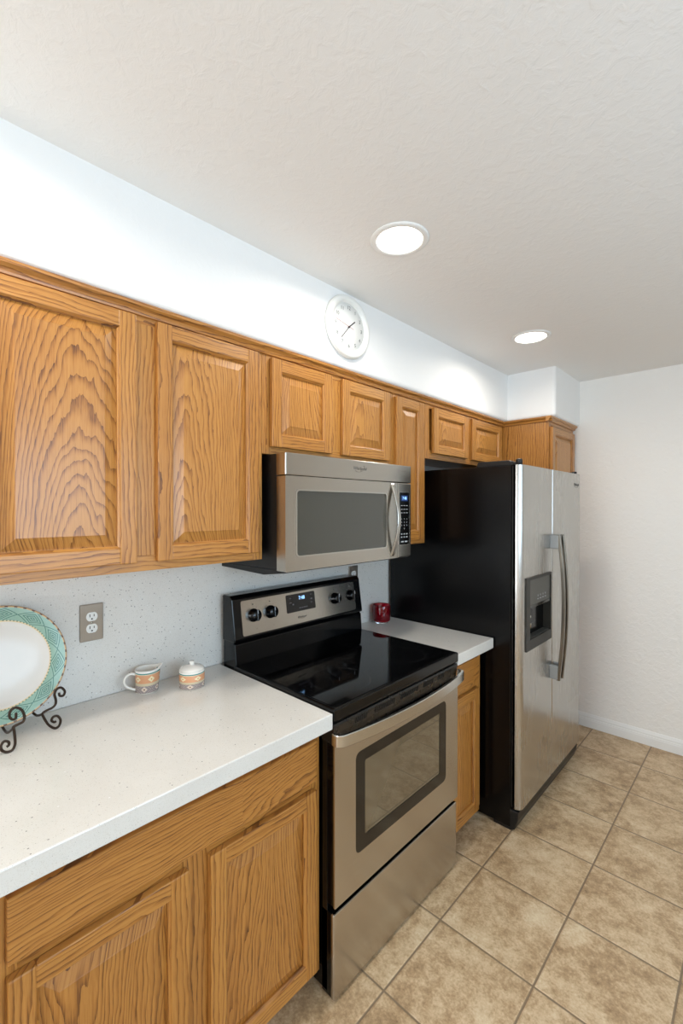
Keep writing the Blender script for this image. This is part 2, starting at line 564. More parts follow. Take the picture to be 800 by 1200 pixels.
# opposite wall with a window, rear wall with a glazed door added for the light
bm = B()
wy0, wy1, wz0, wz1 = -0.55, 1.65, 1.05, 2.15
add_box(bm, (XR, YB, 0), (XR + 0.1, wy0, ZC)); add_box(bm, (XR, wy1, 0), (XR + 0.1, YF, ZC))
add_box(bm, (XR, wy0, 0), (XR + 0.1, wy1, wz0)); add_box(bm, (XR, wy0, wz1), (XR + 0.1, wy1, ZC))
struct('wall_right', bm, WALL)
bm = B()
add_frame(bm, wy0, wy1, wz0, wz1, 0.002, wy0 + 0.05, wy1 - 0.05, wz0 + 0.05, wz1 - 0.05, 0.002, XR + 0.01, XR + 0.06)
add_box(bm, (XR + 0.02, (wy0 + wy1) / 2 - 0.02, wz0 + 0.05), (XR + 0.05, (wy0 + wy1) / 2 + 0.02, wz1 - 0.05))
w = struct('window_1', bm, TRIMW)
bm = B(); add_box(bm, (XR + 0.032, wy0 + 0.05, wz0 + 0.05), (XR + 0.038, wy1 - 0.05, wz1 - 0.05)); obj('pane', bm, CLEAR, w)
bm = B()
dx0, dx1, dz1 = 0.1, 1.8, 2.1
add_box(bm, (XW - 0.1, YB - 0.1, 0), (dx0, YB, ZC)); add_box(bm, (dx1, YB - 0.1, 0), (XR + 0.1, YB, ZC)); add_box(bm, (dx0, YB - 0.1, dz1), (dx1, YB, ZC))
struct('wall_back', bm, WALL)
bm = B()
for a, b2 in ((dx0, dx0 + 0.07), ((dx0 + dx1) / 2 - 0.04, (dx0 + dx1) / 2 + 0.04), (dx1 - 0.07, dx1)): add_box(bm, (a, YB - 0.07, 0.0), (b2, YB - 0.02, dz1))
add_box(bm, (dx0, YB - 0.07, 0.0), (dx1, YB - 0.02, 0.06)); add_box(bm, (dx0, YB - 0.07, dz1 - 0.07), (dx1, YB - 0.02, dz1))
w = struct('added_rear_door', bm, TRIMW)
bm = B(); add_box(bm, (dx0 + 0.07, YB - 0.048, 0.06), (dx1 - 0.07, YB - 0.042, dz1 - 0.07)); obj('pane', bm, CLEAR, w)

# soffit over the wall cabinets, with rounded plaster corners
def soffit_profile(x1):
    r = 0.022; p = [(XW, ZS), (x1 - r, ZS)]
    for k in range(1, 7): a = R(-90 + 90 * k / 6); p.append((x1 - r + r * math.cos(a), ZS + r + r * math.sin(a)))
    p += [(x1, ZC), (XW, ZC)]; return p
bm = B(); add_prism(bm, soffit_profile(0.337), 1, YB, 3.01); 
t = bmesh.new(); bmesh.ops.create_cube(t, size=1.0)
for v in t.verts: v.co = Vector((XW if v.co.x < 0 else 0.645, 3.002 if v.co.y < 0 else YF, ZS if v.co.z < 0 else ZC))
es = [e for e in t.edges if all(abs(v.co.x - 0.645) < 1e-4 for v in e.verts) and (all(abs(v.co.y - 3.002) < 1e-4 for v in e.verts) or all(abs(v.co.z - ZS) < 1e-4 for v in e.verts))]
es += [e for e in t.edges if all(abs(v.co.y - 3.002) < 1e-4 for v in e.verts) and all(abs(v.co.z - ZS) < 1e-4 for v in e.verts)]
bmesh.ops.bevel(t, geom=es, offset=0.022, segments=6, profile=0.5, affect='EDGES')
for f in t.faces: f.smooth = False
merge(bm, t)
struct('wall_soffit', bm, SOFFIT)

# oak crown under the soffit, turning out around the tall cabinet
def crown_pts(x): return [(x, 2.106), (x + 0.008, 2.107), (x + 0.010, 2.113), (x + 0.013, 2.119), (x + 0.020, 2.125), (x + 0.024, 2.128), (x + 0.025, ZS), (x - 0.01, ZS), (x - 0.01, 2.106)]
bm = B(); add_prism(bm, crown_pts(0.305), 1, -0.8, 3.0)
def crown_y(y): return [(y, 2.106), (y - 0.008, 2.107), (y - 0.010, 2.113), (y - 0.013, 2.119), (y - 0.020, 2.125), (y - 0.024, 2.128), (y - 0.025, ZS), (y, ZS)]
t = bmesh.new()
add_prism(bm, crown_y(3.0), 0, 0.305, 0.606 + 0.025)
add_prism(bm, crown_pts(0.606), 1, 2.975, YF)
o = struct('trim_1', bm, OH)

# baseboard on the far wall, with a stepped colonial profile
def base_prof(y): return [(y, 0), (y - 0.014, 0), (y - 0.014, 0.050), (y - 0.0125, 0.054), (y - 0.0125, 0.060), (y - 0.010, 0.066), (y - 0.010, 0.074), (y - 0.006, 0.084), (y - 0.003, 0.092), (y, 0.0925)]
bm = B(); add_prism(bm, base_prof(YF), 0, 0.64, XR)
struct('baseboard_far', bm, TRIMW)

# ---------------------------------------------------------------- quartz tops and splash
bm = B(); add_box(bm, (-0.0119, -0.9, 0.914), (0.0, 2.1145, 1.366))
o = obj('backsplash', bm, QUARTZ); o['kind'] = 'structure'; o.name = 'trim_2'
bm = B(); add_box(bm, (0.0005, -0.9, 0.8645), (0.655, 0.987, 0.914), 0.003)
o = obj('countertop', bm, QUARTZ); o['label'] = 'long white speckled quartz countertop to the left of the range, carrying the plate and creamer'; o['category'] = 'countertop'
bm = B(); add_box(bm, (0.0005, 1.7605, 0.8645), (0.655, 2.108, 0.914), 0.003)
o = obj('countertop', bm, QUARTZ); o['label'] = 'short white quartz countertop between the range and the refrigerator, under the red candle'; o['category'] = 'countertop'

# ---------------------------------------------------------------- cabinets
def cab_door(root, y0, y1, z0, z1, xf, stile=0.046, rail=0.046, arch=0.0, th=0.020, name='door'):
    """frame-and-raised-panel door facing +X; its raised panel is a sub-part"""
    bm = B()
    xb = xf - th; bv = 0.003
    for a, b2 in ((y0, y0 + stile), (y1 - stile, y1)): add_box(bm, (xb, a, z0), (xf, b2, z1), bv, 0)
    for a, b2 in ((z0, z0 + rail), (z1 - rail, z1)): add_box(bm, (xb, y0 + stile - 0.0015, a), (xf - 0.0004, y1 - stile + 0.0015, b2), bv, 1)
    # inner sticking: a little sloping bead all round the opening
    iy0, iy1, iz0, iz1 = y0 + stile, y1 - stile, z0 + rail, z1 - rail
    s = 0.005
    add_prism(bm, [(xf - 0.003, iz1), (xf - 0.009, iz1 - s), (xb, iz1 - s), (xb, iz1)], 1, iy0, iy1, 1)
    add_prism(bm, [(xf - 0.003, iz0), (xf - 0.009, iz0 + s), (xb, iz0 + s), (xb, iz0)], 1, iy0, iy1, 1)
    t = [(xf - 0.003, iy0), (xf - 0.009, iy0 + s), (xb, iy0 + s), (xb, iy0)]
    add_prism(bm, t, 2, iz0, iz1, 0)
    t = [(xf - 0.003, iy1), (xf - 0.009, iy1 - s), (xb, iy1 - s), (xb, iy1)]
    add_prism(bm, t, 2, iz0, iz1, 0)
    d = part(name, bm, [OV, OH], root)
    # raised panel
    bm = B(); tb = bmesh.new()
    py0, py1, pz0, pz1 = iy0 + s * 0.5, iy1 - s * 0.5, iz0 + s * 0.5, iz1 - s * 0.5
    w = min(0.028, (py1 - py0) * 0.2, (pz1 - pz0) * 0.2)
    def loop(i, x): return [tb.verts.new((x, a, c)) for a, c in ((py0 + i, pz0 + i), (py1 - i, pz0 + i), (py1 - i, pz1 - i), (py0 + i, pz1 - i))]
    L = [loop(0, xb + 0.002), loop(0, xf - 0.0150), loop(0.006, xf - 0.0143), loop(0.006 + w, xf - 0.0045), loop(0.0075 + w, xf - 0.0030)]
    for A, Bq in zip(L, L[1:]):
        for k in range(4): tb.faces.new((A[k], A[(k + 1) % 4], Bq[(k + 1) % 4], Bq[k]))
    tb.faces.new(L[-1]); tb.faces.new(L[0][::-1])
    merge(bm, tb, 0)
    part('raised_panel', bm, OVF, d)
    return d

def face_frame(root, y0, y1, z0, z1, xf, opens, stile=0.04, extra_rails=(), extra_stiles=(), th=0.019, rails=(0.045, 0.045)):
    bm = B()
    add_box(bm, (xf - th, y0, z0), (xf, y0 + stile, z1), 0.0008, 0); add_box(bm, (xf - th, y1 - stile, z0), (xf, y1, z1), 0.0008, 0)
    for a, b2 in extra_stiles: add_box(bm, (xf - th, a, z0 + rails[0]), (xf, b2, z1 - rails[1]), 0.0008, 0)
    add_box(bm, (xf - th, y0 + stile, z0), (xf - 0.0003, y1 - stile, z0 + rails[0]), 0.0008, 1)
    add_box(bm, (xf - th, y0 + stile, z1 - rails[1]), (xf - 0.0003, y1 - stile, z1), 0.0008, 1)
    for a, b2 in extra_rails: add_box(bm, (xf - th, y0 + stile, a), (xf - 0.0003, y1 - stile, b2), 0.0008, 1)
    return part('face_frame', bm, [OV, OH], root)

def wall_cabinet(label, y0, y1, z0, z1, doors, mids=(), xf=0.305):
    t = thing('wall_cabinet', label, 'cabinet', loc=(0.15, (y0 + y1) / 2, z0))
    bm = B(); add_box(bm, (0.0005, y0 + 0.0006, z0 + 0.012), (xf - 0.019, y1 - 0.0006, z1), 0, 0); part('body', bm, OV, t)
    face_frame(t, y0 + 0.0006, y1 - 0.0006, z0, z1, xf, None, extra_stiles=mids)
    for d in doors: cab_door(t, d[0], d[1], d[2], d[3], xf + 0.020)
    return t

ZU = 2.131
wall_cabinet('tall two-door oak wall cabinet left of the microwave, above the plate and creamer', 0.105, 0.9784, 1.3665, ZU,
             [(0.160, 0.5285, 1.393, 2.100), (0.589, 0.9535, 1.393, 2.100)], mids=[(0.522, 0.595)])
wall_cabinet('short two-door oak wall cabinet directly above the microwave', 0.9784, 1.752, 1.7475, ZU,
             [(1.0103, 1.3215, 1.774, 2.097), (1.3837, 1.7085, 1.774, 2.097)], mids=[(1.310, 1.395)])
wall_cabinet('narrow single-door oak wall cabinet between the microwave and the refrigerator', 1.752, 2.035, 1.3665, ZU,
             [(1.7635, 1.999, 1.388, 2.093)])
wall_cabinet('short two-door oak wall cabinet above the refrigerator', 2.035, 2.985, 1.816, ZU,
             [(2.099, 2.4795, 1.846, 2.093), (2.532, 2.943, 1.843, 2.093)], mids=[(2.47, 2.545)])

# tall pantry between the refrigerator and the far wall
t = thing('pantry_cabinet', 'tall deep oak cabinet in the far corner, rising behind the refrigerator', 'cabinet', loc=(0.3, 3.25, 0))
bm = B(); add_box(bm, (0.0005, 3.0005, 0.1), (0.587, 3.505, ZU), 0.0005, 0); add_box(bm, (0.0005, 3.001, 0.0), (0.53, 3.505, 0.1), 0, 0); part('body', bm, OV, t)
face_frame(t, 3.0005, 3.49, 0.1, ZU, 0.606, None, stile=0.04)
cab_door(t, 3.022, 3.47, 1.10, 2.075, 0.626); cab_door(t, 3.022, 3.47, 0.125, 1.07, 0.626)

def base_cabinet(label, y0, y1, drawer, doors, mids=()):
    t = thing('base_cabinet', label, 'cabinet', loc=(0.3, (y0 + y1) / 2, 0))
    z0, z1, xf = 0.075, 0.8645, 0.595
    bm = B(); add_box(bm, (0.0005, y0 + 0.0006, z0), (xf - 0.019, y1 - 0.0006, z1), 0, 0); part('body', bm, OV, t)
    bm = B(); add_box(bm, (0.0005, y0 + 0.001, 0.0), (0.52, y1 - 0.001, z0), 0, 0); part('toe_kick', bm, OH, t)
    face_frame(t, y0 + 0.0006, y1 - 0.0006, z0, z1, xf, None, extra_rails=((0.662, 0.705),), extra_stiles=mids, rails=(0.03, 0.045))
    bm = B(); tb = bmesh.new(); a, b2, c, d = drawer
    bmesh.ops.create_cube(tb, size=1.0)
    for v in tb.verts: v.co = Vector((xf if v.co.x < 0 else xf + 0.02, a if v.co.y < 0 else b2, c if v.co.z < 0 else d))
    es = [e for e in tb.edges if all(abs(v.co.x - xf - 0.02) < 1e-4 for v in e.verts)]
    bmesh.ops.bevel(tb, geom=es, offset=0.006, segments=3, profile=0.6, affect='EDGES')
    merge(bm, tb, 0); part('drawer_front', bm, OHF, t)
    for q in doors: cab_door(t, *q, xf + 0.020)
    return t
base_cabinet('two-door oak base cabinet with one wide false drawer front, left of the range', 0.150, 0.9855, (0.1725, 0.9600, 0.700, 0.826),
             [(0.1725, 0.5325, 0.100, 0.6715), (0.590, 0.9600, 0.100, 0.6715)], mids=[(0.52, 0.60)])
base_cabinet('oak base cabinet at the left edge of the photo, beyond the two-door one', -0.62, 0.1485, (-0.6, 0.128, 0.700, 0.826),
             [(-0.6, -0.25, 0.100, 0.6715), (-0.20, 0.128, 0.100, 0.6715)], mids=[(-0.26, -0.19)])
base_cabinet('narrow oak base cabinet with one drawer and one door, between the range and the refrigerator', 1.7605, 2.086, (1.785, 2.042, 0.700, 0.834),
             [(1.785, 2.042, 0.082, 0.680)])

# ---------------------------------------------------------------- microwave
t = thing('microwave', 'stainless over-the-range microwave hung under the short oak cabinet', 'microwave', loc=(0.2, 1.37, 1.3265))
MY0, MY1, MZ0, MZ1, MX = 0.9965, 1.7505, 1.3265, 1.7455, 0.415
bm = B(); add_box(bm, (0.0005, MY0 + 0.003, MZ0 + 0.003), (0.366, MY1 - 0.003, MZ1 - 0.001), 0.002); part('body', bm, BLACK_SATIN, t)
bm = B(); add_prism(bm, [(0.0005, 1.313), (0.285, 1.306), (0.405, 1.322), (0.405, MZ0 + 0.002), (0.0005, MZ0 + 0.002)], 1, MY0 + 0.004, MY1 - 0.004); add_box(bm, (0.30, MY0 + 0.03, 1.309), (0.306, MY0 + 0.04, 1.316), 0.001); part('bottom_plate', bm, BLACK_SATIN, t)
bm = B(); add_box(bm, (0.362, MY0, 1.6665), (MX, MY1, MZ1), 0.003); vp = part('vent_strip', bm, ST_H, t)
bm = B(); tt = text_bm('Whirlpool', 0.0195, (MX + 0.0002, 1.388, 1.712), (0, 1, 0), (0, 0, 1), shear=0.25); merge(bm, tt)
pts = [(MX + 0.0006, 1.388 + 0.030 * math.cos(a), 1.7125 + 0.014 * math.sin(a) + 0.005 * math.cos(a)) for a in [R(k) for k in range(200, 420, 20)]]
add_tube(bm, pts, 0.0005, 6, n=0)
part('lettering', bm, INK, vp, 'small grey printed maker name and swirl')
MD = 1.6645
bm = B(); add_frame(bm, MY0, 1.6465, MZ0, MD, 0.003, 1.048, 1.565, 1.379, 1.614, 0.012, 0.366, MX); d = part('door', bm, ST_H, t)
bm = B(); add_frame(bm, 1.044, 1.569, 1.375, 1.618, 0.014, 1.0495, 1.5635, 1.3805, 1.6125, 0.012, MX - 0.004, MX + 0.0015); part('window_trim', bm, CHROME, d)
bm = B(); add_rrect(bm, 1.047, 1.566, 1.378, 1.615, MX - 0.014, MX - 0.004, 0.012); part('window', bm, MWGLASS, d, 'dark screened glass window')
bm = B()
hp = [(0.413, 1.605, 1.657), (0.420, 1.606, 1.645), (0.437, 1.608, 1.585), (0.448, 1.609, 1.525), (0.448, 1.609, 1.475), (0.438, 1.608, 1.415), (0.420, 1.604, 1.350), (0.413, 1.603, 1.337)]
add_tube(bm, hp, 0.005, 16, n=6, ry=0.0105, ref=(1, 0, 0)); part('handle', bm, CHROME, d, 'curved chrome handle')
bm = B(); add_box(bm, (0.366, 1.6495, MZ0), (MX, MY1, MD), 0.003); cp = part('control_panel', bm, ST_H, t)
bm = B(); add_frame(bm, 1.655, 1.738, 1.380, 1.626, 0.006, 1.6585, 1.7335, 1.384, 1.622, 0.004, MX - 0.004, MX + 0.0015); part('keypad_trim', bm, CHROME, cp)
bm = B(); add_rrect(bm, 1.658, 1.734, 1.3835, 1.6225, MX - 0.003, MX + 0.0008, 0.004); kp = part('keypad', bm, BLACK, cp)
bm = B(); add_rrect(bm, 1.672, 1.722, 1.583, 1.608, MX, MX + 0.0014, 0.002); part('display', bm, LEDBACK, cp, 'lit blue clock display')
bm = B(); merge(bm, text_bm('7:48', 0.019, (MX + 0.0018, 1.697, 1.5955), (0, 1, 0), (0, 0, 1))); part('digits', bm, LED, cp)
bm = B()
def key(y, z, w=0.007, h=0.0035): add_box(bm, (MX + 0.0005, y - w / 2, z - h / 2), (MX + 0.0013, y + w / 2, z + h / 2))
for z in (1.562, 1.545, 1.529):
    for k in range(3): key(1.676 + 0.020 * k, z, 0.011, 0.003)
part('keypad_print', bm, INKLT, cp); bm = B()
rows = ['123', '456', '789', ' 0 ']
for r_, row in enumerate(rows):
    for k, ch in enumerate(row):
        if ch != ' ': merge(bm, text_bm(ch, 0.009, (MX + 0.001, 1.676 + 0.020 * k, 1.500 - 0.0145 * r_), (0, 1, 0), (0, 0, 1)))
part('keypad_print', bm, INKLT, cp); bm = B()
for z in (1.432, 1.418):
    for k in range(3): key(1.676 + 0.020 * k, z, 0.010, 0.005)
part('keypad_print', bm, INKLT, cp); bm = B()
for k in range(2): key(1.682 + 0.028 * k, 1.397, 0.020, 0.006)
part('keypad_print', bm, INKLT, cp)

# ---------------------------------------------------------------- range
t = thing('range', 'stainless electric range with black glass cooktop, standing between the two countertops', 'range', loc=(0.35, 1.37, 0))
RY0, RY1 = 0.9905, 1.7565
bm = B(); add_box(bm, (0.02, RY0 + 0.002, 0.02), (0.625, RY1 - 0.002, 0.888), 0.002)
for yy in (RY0 + 0.05, RY1 - 0.05):
    for xx in (0.08, 0.56): add_lathe(bm, [(0.018, 0.0), (0.018, 0.03)], (xx, yy, 0), 12)
part('body', bm, BLACK, t)
bm = B(); add_box(bm, (0.10, RY0, 0.885), (0.660, RY1, 0.9270), 0.006, 0, 3); ct = part('cooktop', bm, BLACK, t)
bm = B(); add_rrect(bm, 0, 1, 0, 1, 0, 1, 0.1) ; bm.free()
bm = B(); add_prism(bm, [(0.108, RY0 + 0.012), (0.640, RY0 + 0.012), (0.648, RY0 + 0.02), (0.648, RY1 - 0.02), (0.640, RY1 - 0.012), (0.108, RY1 - 0.012)], 2, 0.9262, 0.9285); part('glass_top', bm, GLASSTOP, ct)
# vent trim under the cooktop lip
bm = B(); add_prism(bm, [(0.60, 0.8125), (0.648, 0.8125), (0.650, 0.842), (0.6555, 0.870), (0.653, 0.876), (0.60, 0.880)], 1, RY0 + 0.001, RY1 - 0.001); vt = part('vent_trim', bm, plain('black trim plastic', (26, 25, 24), 0.28), t)
SLOTG = plain('slot black', (4, 4, 4), 0.7)
for s0, n in ((1.095, 6), (1.195, 11), (1.345, 11), (1.495, 7), (1.60, 5)):
    bm = B()
    for k in range(n):
        y = s0 + k * 0.0105
        add_prism(bm, [(0.650, 0.847), (0.6522, 0.847), (0.6558, 0.866), (0.653, 0.866)], 1, y, y + 0.0055)
    part('vent_grille', bm, SLOTG, vt)
# backguard: raked black box with a step
bgp = [(0.022, 0.90), (0.112, 0.90), (0.110, 0.935), (0.104, 1.008), (0.090, 1.017), (0.022, 1.017)]
bm = B(); add_prism(bm, bgp, 1, RY0 + 0.004, RY1 - 0.004, 0, 0.003); part('backguard_riser', bm, BLACK, t)
bgu = [(0.022, 1.016), (0.106, 1.016), (0.110, 1.026), (0.086, 1.186), (0.072, 1.199), (0.022, 1.199)]
bm = B(); add_prism(bm, bgu, 1, RY0, RY1, 0, 0.004); bg = part('backguard', bm, BLACK, t)
# sloping face frame of reference
F0 = Vector((0.110, 0, 1.026)); FU = Vector((0.086 - 0.110, 0, 1.186 - 1.026)).normalized(); FN = Vector((FU.z, 0, -FU.x))
def face(y, s, h=0.0): return F0 + FU * s + FN * h + Vector((0, y, 0))
def face_slab(bm, y0, y1, s0, s1, h0, h1, rad, mat=0):
    tb = B(); add_rrect(tb, y0, y1, s0, s1, h0, h1, rad)
    for v in tb.verts: v.co = face(v.co.y, v.co.z, v.co.x)
    merge(bm, tb, mat)
bm = B(); face_slab(bm, 1.030, 1.707, 0.010, 0.150, -0.001, 0.002, 0.008); sp = part('control_panel', bm, ST_H, t)
bm = B(); face_slab(bm, 1.262, 1.433, 0.062, 0.1405, 0.001, 0.0032, 0.006); part('display', bm, plain('display black', (24, 22, 22), 0.2), sp, 'black display window')
bm = B(); merge(bm, text_bm('7:48', 0.022, face(1.352, 0.120, 0.0036), (0, 1, 0), FU, space=0.95)); part('digits', bm, LED, sp)
for clu in ([(1.285, 0.125, 0.012, 0.002), (1.285, 0.105, 0.012, 0.002), (1.300, 0.096, 0.008, 0.006), ], [(1.41, 0.128, 0.012, 0.002), (1.41, 0.108, 0.010, 0.005), (1.41, 0.092, 0.012, 0.002),
                     ], [(1.338, 0.076, 0.009, 0.004), (1.352, 0.076, 0.009, 0.004), (1.366, 0.076, 0.009, 0.004), (1.378, 0.076, 0.006, 0.004), ]):
    bm = B()
    for (y, s, w, h) in clu: face_slab(bm, y - w / 2, y + w / 2, s - h / 2, s + h / 2, 0.003, 0.0037, 0.0008)
    part('display_print', bm, LEDDIM, sp)
bm = B(); merge(bm, text_bm('Whirlpool', 0.0125, face(1.346, 0.036, 0.0024), (0, 1, 0), FU, shear=0.25))
part('lettering', bm, INK, sp, 'small dark printed maker name')
bm = B()
pts = [face(1.346 + 0.026 * math.cos(a), 0.037 + 0.008 * math.sin(a), 0.0026) for a in [R(k) for k in range(190, 330, 20)]]
add_tube(bm, pts, 0.0005, 6, n=0); part('swirl', bm, INK, sp)
for y in (1.087, 1.174, 1.562, 1.673):
    bm = B()
    face_slab(bm, y - 0.003, y + 0.003, 0.128, 0.133, 0.0018, 0.0024, 0.0005); part('burner_mark', bm, INK, sp); bm = B(); face_slab(bm, y + 0.010, y + 0.013, 0.028, 0.031, 0.0018, 0.0024, 0.0005); part('indicator_dot', bm, INK, sp); bm = B()
    for a in range(-120, 121, 30):
        cy, cs = y + 0.034 * math.sin(R(a)), 0.086 + 0.034 * math.cos(R(a)); face_slab(bm, cy - 0.0012, cy + 0.0012, cs - 0.0012, cs + 0.0012, 0.0018, 0.0023, 0.0005)
    part('knob_print', bm, INK, sp)
for y in (1.087, 1.174, 1.562, 1.673):
    tb = B(); add_lathe(tb, [(0.027, 0.0), (0.027, 0.004), (0.0235, 0.006), (0.0225, 0.026), (0.020, 0.029), (0.0, 0.029)], (0, 0, 0), 32, axis='X')
    add_box(tb, (0.012, -0.0045, -0.0225), (0.035, 0.0045, 0.0225), 0.003)
    bm = B()
    for v in tb.verts: v.co = face(y + v.co.y, 0.086 + v.co.z, v.co.x + 0.002)
    for f in tb.faces: f.smooth = f.smooth
    merge(bm, tb)
    k = part('knob', bm, BLACK, sp)
    # pale pointer on the grip
    # (thin raised mark)
    tb = B(); add_box(tb, (0.034, -0.001, 0.006), (0.0362, 0.001, 0.021), 0.0003)
    for v in tb.verts: v.co = face(y + v.co.y, 0.086 + v.co.z, v.co.x + 0.002)
    me = k.data; bb = bmesh.new(); bb.from_mesh(me); merge(bb, tb, 1); bb.to_mesh(me); bb.free(); me.materials.append(INKLT)
# oven door
DZ0, DZ1 = 0.303, 0.811
bm = B(); add_frame(bm, RY0 - 0.0005, RY1 - 0.008, DZ0, DZ1, 0.003, 1.088, 1.652, 0.418, 0.752, 0.022, 0.6545, 0.660)
add_frame(bm, RY0 + 0.001, RY1 - 0.009, DZ0 + 0.001, DZ1 - 0.001, 0.003, 1.088, 1.652, 0.418, 0.752, 0.022, 0.627, 0.6545, 1); d = part('oven_door', bm, [ST_H, BLACK], t)
bm = B(); add_frame(bm, 1.085, 1.655, 0.415, 0.755, 0.024, 1.135, 1.605, 0.463, 0.712, 0.006, 0.640, 0.6595); part('window_border', bm, OVENRIM, d)
bm = B(); add_rrect(bm, 1.130, 1.610, 0.458, 0.717, 0.640, 0.6575, 0.004); part('window', bm, OVENGLASS, d, 'smoked glass oven window')
bm = B()
hz = 0.834
hp = [(0.655, 0.990, hz), (0.675, 0.9905, hz), (0.688, 1.02, hz), (0.704, 1.13, hz), (0.714, 1.25, hz), (0.718, 1.3735, hz), (0.714, 1.497, hz), (0.704, 1.617, hz), (0.688, 1.727, hz), (0.675, 1.7565, hz), (0.655, 1.757, hz)]
add_tube(bm, hp, 0.019, 16, n=5, ry=0.007, ref=(0, 0, 1)); part('handle', bm, CHROME, d, 'wide bowed steel handle')
bm = B(); add_box(bm, (0.641, RY0 - 0.0005, 0.010), (0.655, RY1 - 0.008, 0.2795), 0.004); add_box(bm, (0.600, RY0 + 0.002, 0.012), (0.641, RY1 - 0.009, 0.278), 0.001, 1); part('drawer', bm, [ST_H, BLACK], t)

# ---------------------------------------------------------------- refrigerator
t = thing('refrigerator', 'side-by-side refrigerator with black sides and stainless doors, near the far wall', 'refrigerator', loc=(0.4, 2.58, 0))
FY0, FY1 = 2.118, 2.998
bm = B(); add_box(bm, (0.016, FY0, 0.015), (0.7365, FY1, 1.757), 0.004)
for yy in (FY0 + 0.05, FY1 - 0.05):
    for xx in (0.1, 0.68): add_lathe(bm, [(0.02, 0.0), (0.02, 0.03)], (xx, yy, 0), 12)
part('body', bm, BLACK_TEX, t)
bm = B(); add_box(bm, (0.7365, FY0 + 0.006, 0.11), (0.748, FY1 + 0.02, 1.752), 0.002); part('door_gasket', bm, BLACK_SATIN, t)
bm = B(); add_prism(bm, [(0.65, 0.0), (0.737, 0.0), (0.757, 0.012), (0.772, 0.06), (0.775, 0.100), (0.65, 0.104)], 1, FY0 + 0.001, FY1 + 0.03, 0, 0.004); part('base_grille', bm, BLACK_SATIN, t)
DXB, DXF = 0.747, 0.787
def door_outline(y0, y1, r0, r1):
    p = [(DXB, y0), (DXF - r0, y0)]
    p = [(DXB, y0)]
    for k in range(7): a = R(-90 + 90 * k / 6); p.append((DXF - r0 + r0 * math.cos(a), y0 + r0 + r0 * math.sin(a)))
    for k in range(7): a = R(90 * k / 6); p.append((DXF - r1 + r1 * math.cos(a), y1 - r1 + r1 * math.sin(a)))
    p.append((DXB, y1)); return p
fz0, fz1 = 0.112, 1.757
GAP = 2.535
# freezer door with an opening for the dispenser
dy0, dy1, dz0, dz1_ = 2.165, 2.508, 0.858, 1.213
bm = B()
for a, b2 in ((fz0, dz0), (dz1_, fz1)): add_prism(bm, door_outline(FY0, GAP - 0.003, 0.030, 0.006), 2, a, b2)
p = [(DXB, FY0)]
for k in range(7): a = R(-90 + 90 * k / 6); p.append((DXF - 0.03 + 0.03 * math.cos(a), FY0 + 0.03 + 0.03 * math.sin(a)))
p += [(DXF, dy0), (DXB, dy0)]
add_prism(bm, p, 2, dz0, dz1_)
p = [(DXB, dy1), (DXF, dy1)]
for k in range(7): a = R(90 * k / 6); p.append((DXF - 0.006 + 0.006 * math.cos(a), GAP - 0.003 - 0.006 + 0.006 * math.sin(a)))
p += [(DXB, GAP - 0.003)]
add_prism(bm, p, 2, dz0, dz1_)
add_box(bm, (DXB, dy0, dz0), (DXB + 0.003, dy1, dz1_))
fd = part('freezer_door', bm, ST_V, t)
bm = B(); add_prism(bm, door_outline(GAP + 0.003, 3.036, 0.006, 0.028), 2, fz0, fz1); rd = part('refrigerator_door', bm, ST_V, t)
# badge
bm = B(); merge(bm, text_bm('Whirlpool', 0.022, (DXF + 0.0003, 2.945, 1.692), (0, 1, 0), (0, 0, 1), shear=0.2))
pts = [(DXF + 0.0006, 2.945 + 0.036 * math.cos(a), 1.692 + 0.018 * math.sin(a)) for a in [R(k) for k in range(180, 400, 20)]]
add_tube(bm, pts, 0.0008, 6, n=0); part('badge', bm, INK, rd, 'small grey maker name with a swirl')
# dispenser
bm = B()
add_frame(bm, dy0, dy1, dz0, dz1_, 0.004, dy0 + 0.045, dy1 - 0.012, dz0 + 0.050, dz1_ - 0.014, 0.004, DXB + 0.003, DXF + 0.006)
ds = part('dispenser', bm, plain('graphite bezel', (46, 44, 39), 0.4, 0.0, spec=0.3), fd, 'dark water and ice dispenser')
bm = B(); add_box(bm, (DXB + 0.0032, dy0 + 0.04, 1.072), (DXF + 0.001, dy1 - 0.010, dz1_ - 0.012), 0.001)
part('dispenser_panel', bm, GRAPH, fd)
bm = B(); add_box(bm, (DXB + 0.0032, dy0 + 0.044, 1.060), (DXF + 0.003, dy1 - 0.012, 1.073), 0.001); add_box(bm, (DXB + 0.0032, dy0 + 0.044, dz0 + 0.05), (DXB + 0.006, dy1 - 0.012, 1.062))
part('dispenser_recess', bm, BLACK, fd)
bm = B()
for k in range(4): merge(bm, text_bm('o', 0.020, (DXF + 0.0014, 2.325 + 0.034 * k, 1.112), (0, 1, 0), (0, 0, 1)))
for k in range(4): add_box(bm, (DXF + 0.0008, 2.316 + 0.034 * k, 1.092), (DXF + 0.0016, 2.334 + 0.034 * k, 1.096))
part('dispenser_buttons', bm, INKLT, fd)
bm = B(); add_prism(bm, [(DXB + 0.006, 1.050), (DXB + 0.012, 1.052), (DXF - 0.002, 0.985), (DXF - 0.010, 0.978)], 1, 2.235, 2.300); part('dispenser_paddle', bm, CHAR, fd)
bm = B(); add_lathe(bm, [(0.012, 0), (0.012, 0.03), (0.008, 0.04), (0.0, 0.04)], (DXB + 0.020, 2.262, 0.955), 16); add_lathe(bm, [(0.010, 0), (0.010, 0.022), (0.0, 0.022)], (DXB + 0.020, 2.262, 0.995), 16); part('dispenser_spout', bm, CHROME, fd)
bm = B()
